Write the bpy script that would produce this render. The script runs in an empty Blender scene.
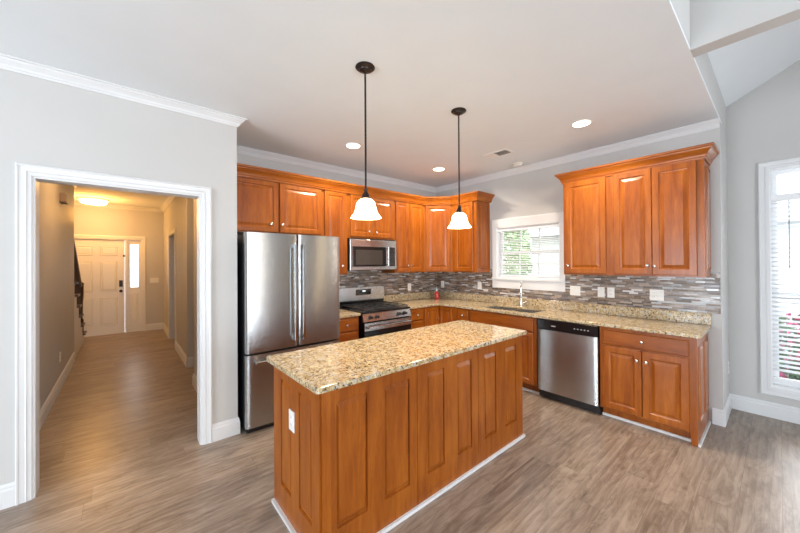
import bpy, bmesh, math, random
from mathutils import Vector, Matrix
random.seed(7)
S = bpy.context.scene
COL = S.collection
PI = math.pi

# ------------------------------------------------------------------ camera
F_PX, CX, HY, YAW, CAMH, ROLL, PIT = 323.59, 400.28, 261.32, 0.8645, 1.5006, 0.0062, 0.0054
cam_d = bpy.data.cameras.new('camera')
cam = bpy.data.objects.new('camera', cam_d)
COL.objects.link(cam)
c_, s_ = math.cos(YAW), math.sin(YAW)
L = Matrix(((s_, 0, -c_), (-c_, 0, -s_), (0, 1, 0)))
R = L @ Matrix.Rotation(-ROLL, 3, 'Z') @ Matrix.Rotation(PIT, 3, 'X')
M4 = R.to_4x4()
M4.translation = (0, 0, CAMH)
cam.matrix_world = M4
cam_d.sensor_fit = 'HORIZONTAL'
cam_d.sensor_width = 36
cam_d.lens = 36 * F_PX / 800
cam_d.shift_x = -(CX - 400) / 800
cam_d.shift_y = -(266.5 - HY) / 800
cam_d.clip_start = 0.02
S.camera = cam

# ------------------------------------------------------------------ light and exposure
S.view_settings.view_transform = 'Standard'
S.view_settings.look = 'None'
S.view_settings.gamma = 1
S.view_settings.use_curve_mapping = False
S.view_settings.exposure = 0.0
W = bpy.data.worlds.new('sky')
S.world = W
W.use_nodes = True
wn = W.node_tree
bg = wn.nodes['Background']
bg.inputs['Color'].default_value = (0.86, 0.93, 1.0, 1)
bg.inputs['Strength'].default_value = 5.5


def area(name, loc, direction, sx, sy, power, color):
    d = bpy.data.lights.new(name, 'AREA')
    d.shape = 'RECTANGLE'
    d.size = sx
    d.size_y = sy
    d.energy = power
    d.color = color
    o = bpy.data.objects.new(name, d)
    COL.objects.link(o)
    o.location = loc
    o.rotation_euler = Vector(direction).to_track_quat('-Z', 'Y').to_euler()
    return o


# daylight of the living room's window band (opening in wall_front)
area('daylight_south', (0.9, -5.1, 1.35), (-0.02, 1, 0.28), 3.2, 2.3, 215, (0.87, 0.93, 1.0))
area('added_fill_west', (-4.1, 0.90, 1.15), (1, -0.25, 0.45), 2.4, 1.9, 160, (0.80, 0.90, 1.0))  # added fill that lifts the kitchen ceiling and sink wall, from an unseen opening
# daylight of the dining nook's own window
area('daylight_nook', (4.95, -0.55, 1.45), (-1, 0.1, -0.1), 1.1, 2.2, 40, (0.93, 0.97, 1.0))


def lamp(name, kind, loc, power, color, radius=0.05, spot=None, blend=0.6, direction=(0, 0, -1)):
    d = bpy.data.lights.new(name, kind)
    d.energy = power
    d.color = color
    d.shadow_soft_size = radius
    if kind == 'SPOT':
        d.spot_size = spot
        d.spot_blend = blend
    o = bpy.data.objects.new(name, d)
    COL.objects.link(o)
    o.location = loc
    o.rotation_euler = Vector(direction).to_track_quat('-Z', 'Y').to_euler()
    return o


# ------------------------------------------------------------------ materials
def newmat(name):
    m = bpy.data.materials.new(name)
    m.use_nodes = True
    nt = m.node_tree
    return m, nt, nt.nodes['Principled BSDF']


def N(nt, t, **kw):
    n = nt.nodes.new(t)
    for k, v in kw.items():
        setattr(n, k, v)
    return n


def math_n(nt, op, a, b=None, clamp=False):
    n = N(nt, 'ShaderNodeMath', operation=op, use_clamp=clamp)
    for i, v in enumerate((a, b)):
        if v is None:
            continue
        if isinstance(v, (int, float)):
            n.inputs[i].default_value = v
        else:
            nt.links.new(v, n.inputs[i])
    return n.outputs[0]


def ramp(nt, fac, stops, interp='LINEAR'):
    n = N(nt, 'ShaderNodeValToRGB')
    cr = n.color_ramp
    cr.interpolation = interp
    while len(cr.elements) < len(stops):
        cr.elements.new(0.5)
    for e, (p, c) in zip(cr.elements, stops):
        e.position = p
        e.color = (*c, 1)
    nt.links.new(fac, n.inputs[0])
    return n.outputs[0]


def coords(nt, scale=(1, 1, 1), loc=(0, 0, 0), world=False):
    mp = N(nt, 'ShaderNodeMapping')
    mp.inputs['Scale'].default_value = scale
    mp.inputs['Location'].default_value = loc
    if world:
        g = N(nt, 'ShaderNodeNewGeometry')
        nt.links.new(g.outputs['Position'], mp.inputs[0])
    else:
        tc = N(nt, 'ShaderNodeTexCoord')
        nt.links.new(tc.outputs['Object'], mp.inputs[0])
    return mp.outputs[0]


def noise(nt, vec, scale, detail=3, rough=0.5, dist=0):
    n = N(nt, 'ShaderNodeTexNoise')
    n.inputs['Scale'].default_value = scale
    n.inputs['Detail'].default_value = detail
    n.inputs['Roughness'].default_value = rough
    n.inputs['Distortion'].default_value = dist
    nt.links.new(vec, n.inputs['Vector'])
    return n.outputs['Fac']


def mixc(nt, fac, a, b, mode='MIX'):
    n = N(nt, 'ShaderNodeMix', data_type='RGBA', blend_type=mode)
    if isinstance(fac, (int, float)):
        n.inputs[0].default_value = fac
    else:
        nt.links.new(fac, n.inputs[0])
    for i, v in ((6, a), (7, b)):
        if isinstance(v, tuple):
            n.inputs[i].default_value = (*v, 1)
        else:
            nt.links.new(v, n.inputs[i])
    return n.outputs[2]


def bump(nt, bs, h, strength, dist=0.002):
    b = N(nt, 'ShaderNodeBump')
    b.inputs['Strength'].default_value = strength
    b.inputs['Distance'].default_value = dist
    nt.links.new(h, b.inputs['Height'])
    nt.links.new(b.outputs[0], bs.inputs['Normal'])


def paint(name, col, rough=0.6, spec=0.3, tex=0.0):
    m, nt, bs = newmat(name)
    v = coords(nt, world=True)
    n = noise(nt, v, 3.0, 2)
    c = ramp(nt, n, [(0.3, tuple(x * 0.985 for x in col)), (0.7, tuple(min(1, x * 1.01) for x in col))])
    nt.links.new(c, bs.inputs['Base Color'])
    bs.inputs['Roughness'].default_value = rough
    bs.inputs['Specular IOR Level'].default_value = spec
    if tex:
        bump(nt, bs, noise(nt, v, 220, 2), tex, 0.001)
    return m


def simple(name, col, rough=0.5, metal=0.0, coat=0.0, spec=0.5, ior=None):
    m, nt, bs = newmat(name)
    v = coords(nt)
    n = noise(nt, v, 40.0, 2)
    c = ramp(nt, n, [(0.3, tuple(x * 0.96 for x in col)), (0.7, tuple(min(1, x * 1.02) for x in col))])
    nt.links.new(c, bs.inputs['Base Color'])
    bs.inputs['Roughness'].default_value = rough
    bs.inputs['Metallic'].default_value = metal
    bs.inputs['Coat Weight'].default_value = coat
    bs.inputs['Specular IOR Level'].default_value = spec
    return m


def emit(name, col, strength):
    m, nt, bs = newmat(name)
    bs.inputs['Base Color'].default_value = (0.9, 0.88, 0.84, 1)
    bs.inputs['Emission Color'].default_value = (*col, 1)
    bs.inputs['Emission Strength'].default_value = strength
    bs.inputs['Roughness'].default_value = 0.3
    return m


def wood(name, dark, mid, light, axis='Z', rough=0.32):
    m, nt, bs = newmat(name)
    sc = {'Z': (9, 9, 1.0), 'X': (1.0, 9, 9), 'Y': (9, 1.0, 9)}[axis]
    info = N(nt, 'ShaderNodeObjectInfo')
    mp = coords(nt, sc)
    off = N(nt, 'ShaderNodeVectorMath', operation='ADD')
    nt.links.new(mp, off.inputs[0])
    rv = N(nt, 'ShaderNodeCombineXYZ')
    r10 = math_n(nt, 'MULTIPLY', info.outputs['Random'], 37.0)
    for i in range(3):
        nt.links.new(r10, rv.inputs[i])
    nt.links.new(rv.outputs[0], off.inputs[1])
    v = off.outputs[0]
    g = noise(nt, v, 2.2, 5, 0.6, 0.4)
    fine = noise(nt, v, 14.0, 3, 0.6)
    blotch = noise(nt, coords(nt, (1, 1, 0.6)), 3.5, 3)
    a = math_n(nt, 'MULTIPLY', g, 0.55)
    b = math_n(nt, 'MULTIPLY', fine, 0.2)
    c = math_n(nt, 'MULTIPLY', blotch, 0.3)
    t = math_n(nt, 'ADD', math_n(nt, 'ADD', a, b), c)
    tone = math_n(nt, 'MULTIPLY', math_n(nt, 'SUBTRACT', info.outputs['Random'], 0.5), 0.07)
    t = math_n(nt, 'ADD', t, tone)
    col = ramp(nt, t, [(0.36, dark), (0.52, mid), (0.70, light)])
    nt.links.new(col, bs.inputs['Base Color'])
    bs.inputs['Roughness'].default_value = rough
    bs.inputs['Specular IOR Level'].default_value = 0.32
    bs.inputs['Coat Weight'].default_value = 0.16
    bs.inputs['Coat Roughness'].default_value = 0.18
    bump(nt, bs, fine, 0.04, 0.001)
    return m


def granite(name):
    m, nt, bs = newmat(name)
    v = coords(nt, world=True)
    base = ramp(nt, noise(nt, v, 26, 4, 0.65, 0.3), [(0.30, (0.13, 0.070, 0.022)), (0.43, (0.37, 0.235, 0.085)),
                                                (0.56, (0.58, 0.45, 0.25)), (0.72, (0.78, 0.71, 0.53))])
    vo = N(nt, 'ShaderNodeTexVoronoi')
    vo.inputs['Scale'].default_value = 120
    nt.links.new(v, vo.inputs['Vector'])
    cell = N(nt, 'ShaderNodeSeparateColor')
    nt.links.new(vo.outputs['Color'], cell.inputs[0])
    col = mixc(nt, 0.40, base, ramp(nt, cell.outputs[0], [(0.0, (0.10, 0.06, 0.03)), (0.2, (0.40, 0.26, 0.11)),
                                                        (0.6, (0.66, 0.52, 0.31)), (1.0, (0.86, 0.80, 0.66))]))
    sp = noise(nt, v, 64, 3, 0.7, 0.6)
    f1 = ramp(nt, sp, [(0.395, (1, 1, 1)), (0.44, (0, 0, 0))])
    col = mixc(nt, f1, col, (0.045, 0.03, 0.02))
    f2 = ramp(nt, noise(nt, coords(nt, world=True, loc=(5, 3, 1)), 42, 3, 0.6, 0.5), [(0.56, (0, 0, 0)), (0.63, (1, 1, 1))])
    col = mixc(nt, f2, col, (0.47, 0.46, 0.42))
    nt.links.new(col, bs.inputs['Base Color'])
    bs.inputs['Roughness'].default_value = 0.10
    bs.inputs['Specular IOR Level'].default_value = 0.6
    return m


def white_noise(nt, *vals):
    c = N(nt, 'ShaderNodeCombineXYZ')
    for i, v in enumerate(vals):
        if isinstance(v, (int, float)):
            c.inputs[i].default_value = v
        else:
            nt.links.new(v, c.inputs[i])
    w = N(nt, 'ShaderNodeTexWhiteNoise', noise_dimensions='3D')
    nt.links.new(c.outputs[0], w.inputs['Vector'])
    return w.outputs['Value'], w.outputs['Color']


def mosaic():
    """thin strips of glass and stone in running courses"""
    m, nt, bs = newmat('mosaic_tile')
    g = N(nt, 'ShaderNodeNewGeometry')
    sx = N(nt, 'ShaderNodeSeparateXYZ')
    nt.links.new(g.outputs['Position'], sx.inputs[0])
    u = math_n(nt, 'SUBTRACT', sx.outputs[0], sx.outputs[1])
    H = 0.0175
    zr = math_n(nt, 'DIVIDE', sx.outputs[2], H)
    row = math_n(nt, 'FLOOR', zr)
    fz = math_n(nt, 'FRACT', zr)
    r1, _ = white_noise(nt, row, 3.3, 1.7)
    r2, _ = white_noise(nt, row, 8.1, 4.2)
    ln = math_n(nt, 'ADD', math_n(nt, 'MULTIPLY', r1, 0.06), 0.065)
    uc = math_n(nt, 'DIVIDE', math_n(nt, 'ADD', u, math_n(nt, 'MULTIPLY', r2, 3.0)), ln)
    colm = math_n(nt, 'FLOOR', uc)
    fu = math_n(nt, 'FRACT', uc)
    rv, _ = white_noise(nt, row, colm, 0.5)
    rv2, _ = white_noise(nt, row, colm, 7.5)
    tile = ramp(nt, rv, [(0.0, (0.035, 0.020, 0.012)), (0.18, (0.11, 0.062, 0.035)), (0.36, (0.20, 0.135, 0.092)),
                         (0.54, (0.27, 0.21, 0.17)), (0.64, (0.13, 0.12, 0.13)), (0.76, (0.36, 0.28, 0.22)),
                         (0.88, (0.50, 0.53, 0.56)), (0.96, (0.75, 0.77, 0.79))], 'CONSTANT')
    streak = noise(nt, coords(nt, (20, 20, 160), world=True), 1.5, 3)
    tile = mixc(nt, 0.25, tile, ramp(nt, streak, [(0.35, (0.12, 0.075, 0.05)), (0.65, (0.55, 0.46, 0.38))]))
    gz = math_n(nt, 'LESS_THAN', fz, 0.09)
    gu = math_n(nt, 'LESS_THAN', math_n(nt, 'MULTIPLY', fu, ln), 0.0016)
    gr = math_n(nt, 'MAXIMUM', gz, gu)
    col = mixc(nt, gr, tile, (0.36, 0.32, 0.29))
    nt.links.new(col, bs.inputs['Base Color'])
    ro = math_n(nt, 'ADD', math_n(nt, 'MULTIPLY', rv2, 0.35), 0.08)
    ro = math_n(nt, 'MAXIMUM', ro, math_n(nt, 'MULTIPLY', gr, 0.8))
    nt.links.new(ro, bs.inputs['Roughness'])
    bump(nt, bs, math_n(nt, 'SUBTRACT', 1.0, gr), 0.4, 0.001)
    return m


def floor_mat():
    m, nt, bs = newmat('plank_floor')
    g = N(nt, 'ShaderNodeNewGeometry')
    sx = N(nt, 'ShaderNodeSeparateXYZ')
    nt.links.new(g.outputs['Position'], sx.inputs[0])
    yr = math_n(nt, 'DIVIDE', sx.outputs[1], 0.178)
    row = math_n(nt, 'FLOOR', yr)
    fy = math_n(nt, 'FRACT', yr)
    r1, _ = white_noise(nt, row, 2.2, 9.1)
    xc = math_n(nt, 'DIVIDE', math_n(nt, 'ADD', sx.outputs[0], math_n(nt, 'MULTIPLY', r1, 5.0)), 1.22)
    cl = math_n(nt, 'FLOOR', xc)
    fx = math_n(nt, 'FRACT', xc)
    rv, rc = white_noise(nt, row, cl, 0.3)
    cv = N(nt, 'ShaderNodeCombineXYZ')
    nt.links.new(math_n(nt, 'ADD', math_n(nt, 'MULTIPLY', sx.outputs[0], 1.5), math_n(nt, 'MULTIPLY', rv, 50.0)), cv.inputs[0])
    nt.links.new(math_n(nt, 'MULTIPLY', sx.outputs[1], 7.0), cv.inputs[1])
    nt.links.new(math_n(nt, 'MULTIPLY', rv, 20.0), cv.inputs[2])
    g1 = noise(nt, cv.outputs[0], 1.5, 7, 0.68, 1.6)
    cv2 = N(nt, 'ShaderNodeCombineXYZ')
    nt.links.new(math_n(nt, 'ADD', math_n(nt, 'MULTIPLY', sx.outputs[0], 4.0), math_n(nt, 'MULTIPLY', rv, 90.0)), cv2.inputs[0])
    nt.links.new(math_n(nt, 'MULTIPLY', sx.outputs[1], 80.0), cv2.inputs[1])
    g2 = noise(nt, cv2.outputs[0], 1.6, 3, 0.6, 0.2)
    # cathedral figure: rings cut by the plank
    w = N(nt, 'ShaderNodeTexWave', wave_type='BANDS', bands_direction='Y', wave_profile='SAW')
    w.inputs['Scale'].default_value = 1.1
    w.inputs['Distortion'].default_value = 7.0
    w.inputs['Detail'].default_value = 2.0
    w.inputs['Detail Scale'].default_value = 0.6
    nt.links.new(cv.outputs[0], w.inputs['Vector'])
    t = math_n(nt, 'ADD', math_n(nt, 'MULTIPLY', g1, 0.62), math_n(nt, 'MULTIPLY', g2, 0.13))
    t = math_n(nt, 'ADD', t, math_n(nt, 'ADD', math_n(nt, 'MULTIPLY', w.outputs['Fac'], 0.07), 0.05))
    t = math_n(nt, 'ADD', t, math_n(nt, 'MULTIPLY', math_n(nt, 'SUBTRACT', rv, 0.5), 0.08))
    col = ramp(nt, t, [(0.28, (0.130, 0.092, 0.068)), (0.42, (0.240, 0.180, 0.138)),
                       (0.53, (0.345, 0.272, 0.215)), (0.72, (0.46, 0.375, 0.31))])
    cv3 = N(nt, 'ShaderNodeCombineXYZ')
    nt.links.new(math_n(nt, 'ADD', math_n(nt, 'MULTIPLY', sx.outputs[0], 1.3), math_n(nt, 'MULTIPLY', rv, 31.0)), cv3.inputs[0])
    nt.links.new(math_n(nt, 'MULTIPLY', sx.outputs[1], 6.0), cv3.inputs[1])
    patch = noise(nt, cv3.outputs[0], 1.7, 3, 0.55, 1.2)
    ringw = math_n(nt, 'PINGPONG', math_n(nt, 'MULTIPLY', patch, 26.0), 1.0)
    figure = ramp(nt, patch, [(0.50, (0, 0, 0)), (0.66, (1, 1, 1))])
    fdark = math_n(nt, 'MULTIPLY', figure, math_n(nt, 'ADD', math_n(nt, 'MULTIPLY', ringw, 0.38), 0.12))
    col = mixc(nt, fdark, col, (0.105, 0.075, 0.056))
    seam = math_n(nt, 'MAXIMUM', math_n(nt, 'LESS_THAN', fy, 0.012),
                  math_n(nt, 'LESS_THAN', fx, 0.0018))
    col = mixc(nt, math_n(nt, 'MULTIPLY', seam, 0.5), col, (0.09, 0.06, 0.045))
    nt.links.new(col, bs.inputs['Base Color'])
    ro = math_n(nt, 'ADD', math_n(nt, 'MULTIPLY', g2, 0.16), 0.24)
    nt.links.new(ro, bs.inputs['Roughness'])
    bs.inputs['Specular IOR Level'].default_value = 0.5
    bump(nt, bs, g2, 0.06, 0.001)
    return m


def steel(name, base=0.50, rough=0.22, spread=0.42, tint=(0.96, 0.985, 1.0)):
    """brushed metal: fine level grooves scatter reflections up and down only"""
    m, nt, bs = newmat(name)
    n = noise(nt, coords(nt, (1.5, 1.5, 500)), 1.0, 2)
    c = ramp(nt, n, [(0.3, tuple(base * 0.95 * t for t in tint)), (0.7, tuple(base * 1.03 * t for t in tint))])
    nt.links.new(c, bs.inputs['Base Color'])
    bs.inputs['Metallic'].default_value = 1
    bs.inputs['Roughness'].default_value = rough
    if spread:
        g = N(nt, 'ShaderNodeNewGeometry')
        sc = N(nt, 'ShaderNodeVectorMath', operation='SCALE')
        sc.inputs['Scale'].default_value = 9173.0
        nt.links.new(g.outputs['Position'], sc.inputs[0])
        w = N(nt, 'ShaderNodeTexWhiteNoise', noise_dimensions='3D')
        nt.links.new(sc.outputs[0], w.inputs['Vector'])
        sep = N(nt, 'ShaderNodeSeparateColor')
        nt.links.new(w.outputs['Color'], sep.inputs[0])
        a = math_n(nt, 'SUBTRACT', math_n(nt, 'ADD', sep.outputs[0], sep.outputs[1]), 1.0)
        cz = N(nt, 'ShaderNodeCombineXYZ')
        nt.links.new(math_n(nt, 'MULTIPLY', a, spread), cz.inputs[2])
        ad = N(nt, 'ShaderNodeVectorMath', operation='ADD')
        nt.links.new(g.outputs['Normal'], ad.inputs[0])
        nt.links.new(cz.outputs[0], ad.inputs[1])
        nn = N(nt, 'ShaderNodeVectorMath', operation='NORMALIZE')
        nt.links.new(ad.outputs[0], nn.inputs[0])
        nt.links.new(nn.outputs[0], bs.inputs['Normal'])
    return m


def glassmat(name, tint=(1, 1, 1), refl=0.12):
    m, nt, bs = newmat(name)
    out = nt.nodes['Material Output']
    tr = N(nt, 'ShaderNodeBsdfTransparent')
    tr.inputs[0].default_value = (*tint, 1)
    gl = N(nt, 'ShaderNodeBsdfGlossy')
    gl.inputs['Roughness'].default_value = 0.02
    fr = N(nt, 'ShaderNodeFresnel')
    fr.inputs[0].default_value = 1.45
    mx = N(nt, 'ShaderNodeMixShader')
    nt.links.new(fr.outputs[0], mx.inputs[0])
    nt.links.new(tr.outputs[0], mx.inputs[1])
    nt.links.new(gl.outputs[0], mx.inputs[2])
    nt.links.new(mx.outputs[0], out.inputs[0])
    return m


def foliage_mat(name, a, b, c):
    m, nt, bs = newmat(name)
    n = noise(nt, coords(nt, world=True), 9, 3)
    nt.links.new(ramp(nt, n, [(0.35, a), (0.5, b), (0.65, c)]), bs.inputs['Base Color'])
    bs.inputs['Roughness'].default_value = 0.7
    return m


M_WALL = paint('wall_paint', (0.560, 0.550, 0.535), 0.6, 0.25, 0.05)
M_HALL = M_WALL
M_CEIL = paint('ceiling_paint', (0.785, 0.82, 0.845), 0.85, 0.1, 0.05)
M_TRIM = paint('trim_paint', (0.72, 0.725, 0.73), 0.35, 0.4)
M_DOOR = paint('door_paint', (0.80, 0.78, 0.73), 0.35, 0.4)
M_WOODV = wood('maple_upright', (0.195, 0.042, 0.003), (0.300, 0.077, 0.006), (0.415, 0.126, 0.013), 'Z')
M_WOODH = wood('maple_level', (0.195, 0.042, 0.003), (0.300, 0.077, 0.006), (0.415, 0.126, 0.013), 'X')
M_WOODH2 = wood('maple_level_side', (0.195, 0.042, 0.003), (0.300, 0.077, 0.006), (0.415, 0.126, 0.013), 'Y')
M_GRAN = granite('granite')
M_TILE = mosaic()
M_FLOOR = floor_mat()
M_STEEL = steel('brushed_steel')
M_STEELH = steel('brushed_steel_trim', 0.62, 0.20, 0.12)
M_CHROME = simple('satin_nickel', (0.72, 0.70, 0.66), 0.22, 1.0)
M_BLACK = simple('black_enamel', (0.008, 0.008, 0.009), 0.18)
M_BLKMAT = simple('black_plastic', (0.012, 0.012, 0.013), 0.45)
M_IRON = simple('cast_iron', (0.035, 0.035, 0.037), 0.38)
M_DGLASS = simple('dark_oven_glass', (0.015, 0.013, 0.012), 0.05, 0, 0.4)
M_MESHW = simple('screened_oven_window', (0.055, 0.048, 0.042), 0.12)
M_BRONZE = simple('oil_rubbed_bronze', (0.030, 0.021, 0.018), 0.38, 0.6)
M_PLATE = simple('white_plastic', (0.82, 0.81, 0.78), 0.35)
M_SLOT = simple('dark_slot', (0.03, 0.03, 0.03), 0.6)
M_BLIND = simple('blind_slat', (0.88, 0.89, 0.90), 0.45)
M_VINYL = simple('window_vinyl', (0.84, 0.85, 0.86), 0.3)
M_GLASS = glassmat('window_glass')
M_SHADE = emit('lit_opal_glass', (1.0, 0.74, 0.44), 13)
M_SHADE_RIM = emit('opal_glass_rim', (1.0, 0.72, 0.36), 1.3)
M_CAN = emit('downlight_lens', (1.0, 0.86, 0.68), 14)
M_HLAMP = emit('hall_lamp_lens', (1.0, 0.80, 0.50), 9)
M_RED = simple('red_soap', (0.50, 0.03, 0.02), 0.15)
M_DISP = emit('clock_digits', (0.75, 0.9, 1.0), 2.0)
M_TREAD = simple('dark_stair_wood', (0.045, 0.018, 0.010), 0.3)
M_CLOTH = simple('chime_cover', (0.30, 0.22, 0.17), 0.5)
M_SIDING = paint('neighbour_siding', (0.80, 0.82, 0.83), 0.7, 0.2)
M_ROOF = paint('neighbour_roof', (0.50, 0.51, 0.53), 0.8, 0.2)
M_GRASS = foliage_mat('lawn', (0.030, 0.045, 0.055), (0.055, 0.075, 0.080), (0.09, 0.11, 0.10))
M_LEAF = foliage_mat('shrub_leaf', (0.14, 0.30, 0.10), (0.24, 0.46, 0.18), (0.42, 0.62, 0.32))
M_PINK = foliage_mat('pink_blossom', (0.40, 0.04, 0.12), (0.60, 0.12, 0.24), (0.75, 0.35, 0.45))
M_LEAF2 = foliage_mat('dark_shrub_leaf', (0.03, 0.08, 0.03), (0.06, 0.14, 0.06), (0.12, 0.22, 0.08))
M_MULCH = paint('mulch', (0.10, 0.08, 0.09), 0.9, 0.1)


# ------------------------------------------------------------------ mesh helpers
class MB:
    def __init__(s):
        s.v = []
        s.f = []

    def face(s, pts):
        b = len(s.v)
        s.v += [tuple(p) for p in pts]
        s.f.append(tuple(range(b, b + len(pts))))
        return s

    def box(s, x0, y0, z0, x1, y1, z1):
        x0, x1 = sorted((x0, x1)); y0, y1 = sorted((y0, y1)); z0, z1 = sorted((z0, z1))
        b = len(s.v)
        s.v += [(x0, y0, z0), (x1, y0, z0), (x1, y1, z0), (x0, y1, z0), (x0, y0, z1), (x1, y0, z1), (x1, y1, z1), (x0, y1, z1)]
        for q in ((0, 3, 2, 1), (4, 5, 6, 7), (0, 1, 5, 4), (1, 2, 6, 5), (2, 3, 7, 6), (3, 0, 4, 7)):
            s.f.append(tuple(b + i for i in q))
        return s

    def lathe(s, prof, c=(0, 0, 0), axis='Z', n=24, cap=True):
        """prof: list of (radius, height) along axis"""
        b = len(s.v)
        for r, h in prof:
            for k in range(n):
                a = 2 * PI * k / n
                p = (r * math.cos(a), r * math.sin(a), h)
                if axis == 'Y':
                    p = (p[0], h, p[1])
                elif axis == 'X':
                    p = (h, p[0], p[1])
                s.v.append((c[0] + p[0], c[1] + p[1], c[2] + p[2]))
        for i in range(len(prof) - 1):
            for k in range(n):
                k2 = (k + 1) % n
                s.f.append((b + i * n + k, b + i * n + k2, b + (i + 1) * n + k2, b + (i + 1) * n + k))
        if cap:
            s.f.append(tuple(b + k for k in range(n))[::-1])
            e = b + (len(prof) - 1) * n
            s.f.append(tuple(e + k for k in range(n)))
        return s

    def cyl(s, r, p0, p1, n=12):
        return s.tube([p0, p1], r, n)

    def tube(s, pts, r, n=10):
        pts = [Vector(p) for p in pts]
        b = len(s.v)
        up = None
        for i, p in enumerate(pts):
            if i == 0: d = pts[1] - p
            elif i == len(pts) - 1: d = p - pts[-2]
            else: d = (pts[i + 1] - pts[i - 1])
            d.normalize()
            if up is None:
                up = Vector((0, 0, 1)) if abs(d.z) < 0.9 else Vector((1, 0, 0))
            a = d.cross(up).normalized()
            c = a.cross(d).normalized()
            up = c
            rr = r[i] if isinstance(r, (list, tuple)) else r
            for k in range(n):
                t = 2 * PI * k / n
                s.v.append(tuple(p + a * math.cos(t) * rr + c * math.sin(t) * rr))
        for i in range(len(pts) - 1):
            for k in range(n):
                k2 = (k + 1) % n
                s.f.append((b + i * n + k, b + i * n + k2, b + (i + 1) * n + k2, b + (i + 1) * n + k))
        s.f.append(tuple(b + k for k in range(n))[::-1])
        e = b + (len(pts) - 1) * n
        s.f.append(tuple(e + k for k in range(n)))
        return s

    def rings(s, x0, x1, z0, z1, prof, cap=True, sides=(1, 1, 1, 1), y=0.0):
        """nested rectangles facing -Y. prof: (inset, out). sides: left,right,bottom,top inset multipliers"""
        b = len(s.v)
        for ins, out in prof:
            a0, a1 = x0 + ins * sides[0], x1 - ins * sides[1]
            c0, c1 = z0 + ins * sides[2], z1 - ins * sides[3]
            s.v += [(a0, y - out, c0), (a1, y - out, c0), (a1, y - out, c1), (a0, y - out, c1)]
        for i in range(len(prof) - 1):
            for k in range(4):
                if k == 0 and sides[2] == 0:
                    continue
                k2 = (k + 1) % 4
                s.f.append((b + i * 4 + k, b + i * 4 + k2, b + (i + 1) * 4 + k2, b + (i + 1) * 4 + k))
        if cap:
            e = b + (len(prof) - 1) * 4
            s.f.append((e, e + 1, e + 2, e + 3))
        return s

    def sweep(s, path, prof, closed_ends=True):
        """path: plan points; prof: closed list of (out, z); out lies to the right of travel"""
        P = [Vector(p) for p in path]
        b = len(s.v)
        n = len(prof)
        for i, p in enumerate(P):
            ns = []
            if i > 0:
                d = (P[i] - P[i - 1]).normalized(); ns.append(Vector((d.y, -d.x)))
            if i < len(P) - 1:
                d = (P[i + 1] - P[i]).normalized(); ns.append(Vector((d.y, -d.x)))
            if len(ns) == 2:
                m = (ns[0] + ns[1])
                m = m / (1 + ns[0].dot(ns[1]))
            else:
                m = ns[0]
            for o, z in prof:
                s.v.append((p.x + m.x * o, p.y + m.y * o, z))
        for i in range(len(P) - 1):
            for k in range(n):
                k2 = (k + 1) % n
                s.f.append((b + i * n + k, b + (i + 1) * n + k, b + (i + 1) * n + k2, b + i * n + k2))
        if closed_ends:
            s.f.append(tuple(b + k for k in range(n)))
            e = b + (len(P) - 1) * n
            s.f.append(tuple(e + k for k in range(n))[::-1])
        return s

    def prism(s, pts, z0, z1):
        """plan polygon extruded in z"""
        b = len(s.v); n = len(pts)
        s.v += [(x, y, z0) for x, y in pts] + [(x, y, z1) for x, y in pts]
        s.f.append(tuple(range(b, b + n))[::-1])
        s.f.append(tuple(range(b + n, b + 2 * n)))
        for k in range(n):
            k2 = (k + 1) % n
            s.f.append((b + k, b + k2, b + n + k2, b + n + k))
        return s

    def build(s, name, mat, parent=None, smooth=False, bevel=0, label=None):
        me = bpy.data.meshes.new(name)
        me.from_pydata(s.v, [], s.f)
        bm = bmesh.new()
        bm.from_mesh(me)
        bmesh.ops.remove_doubles(bm, verts=bm.verts, dist=1e-6) if smooth else None
        bmesh.ops.recalc_face_normals(bm, faces=bm.faces)
        bm.to_mesh(me)
        bm.free()
        mats = mat if isinstance(mat, (list, tuple)) else [mat]
        for m in mats:
            me.materials.append(m)
        o = bpy.data.objects.new(name, me)
        COL.objects.link(o)
        if parent is not None:
            o.parent = parent
        if smooth:
            for p in me.polygons:
                p.use_smooth = True
            try:
                me.set_sharp_from_angle(angle=math.radians(38))
            except Exception:
                pass
        if bevel:
            md = o.modifiers.new('bevel', 'BEVEL')
            md.width = bevel
            md.segments = 2
            md.limit_method = 'ANGLE'
            md.angle_limit = math.radians(50)
        if label:
            o['label'] = label
        return o


def tag(o, label=None, cat=None, group=None, kind=None):
    if label: o['label'] = label
    if cat: o['category'] = cat
    if group: o['group'] = group
    if kind: o['kind'] = kind
    return o


def thing(name, label, cat, loc=(0, 0, 0), rz=0.0, group=None):
    o = bpy.data.objects.new(name, None)
    o.empty_display_size = 0.1
    COL.objects.link(o)
    o.location = loc
    o.rotation_euler = (0, 0, rz)
    return tag(o, label, cat, group)


def struct(name, mb, mat, parent=None, **kw):
    o = mb.build(name, mat, parent, **kw)
    if parent is None:
        o['kind'] = 'structure'
    return o


def copy_thing(root, loc, rz, label, group=None):
    r = root.copy(); COL.objects.link(r); r.location = loc; r.rotation_euler = (0, 0, rz); r['label'] = label
    if group: r['group'] = group
    for ch in list(root.children):
        if ch.type == 'LIGHT':
            pass
        c = ch.copy(); COL.objects.link(c); c.parent = r
        for g in ch.children:
            d = g.copy(); COL.objects.link(d); d.parent = c
    return r


# ------------------------------------------------------------------ plan
XA, XB, YW = 0.764, 4.142, 3.875      # alcove corner, sink wall, fridge wall
YL = 3.129                            # doorway wall
XN, YE = 4.72, 0.344                  # window wall, end of the sink wall
ZC = 2.79
HB = -PI / 2                          # quarter turn: local x runs towards -Y, local y into +X

# ------------------------------------------------------------------ structure
struct('floor', MB().box(-4.2, -5.2, -0.06, 4.72, 9.5, 0), M_FLOOR)
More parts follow.
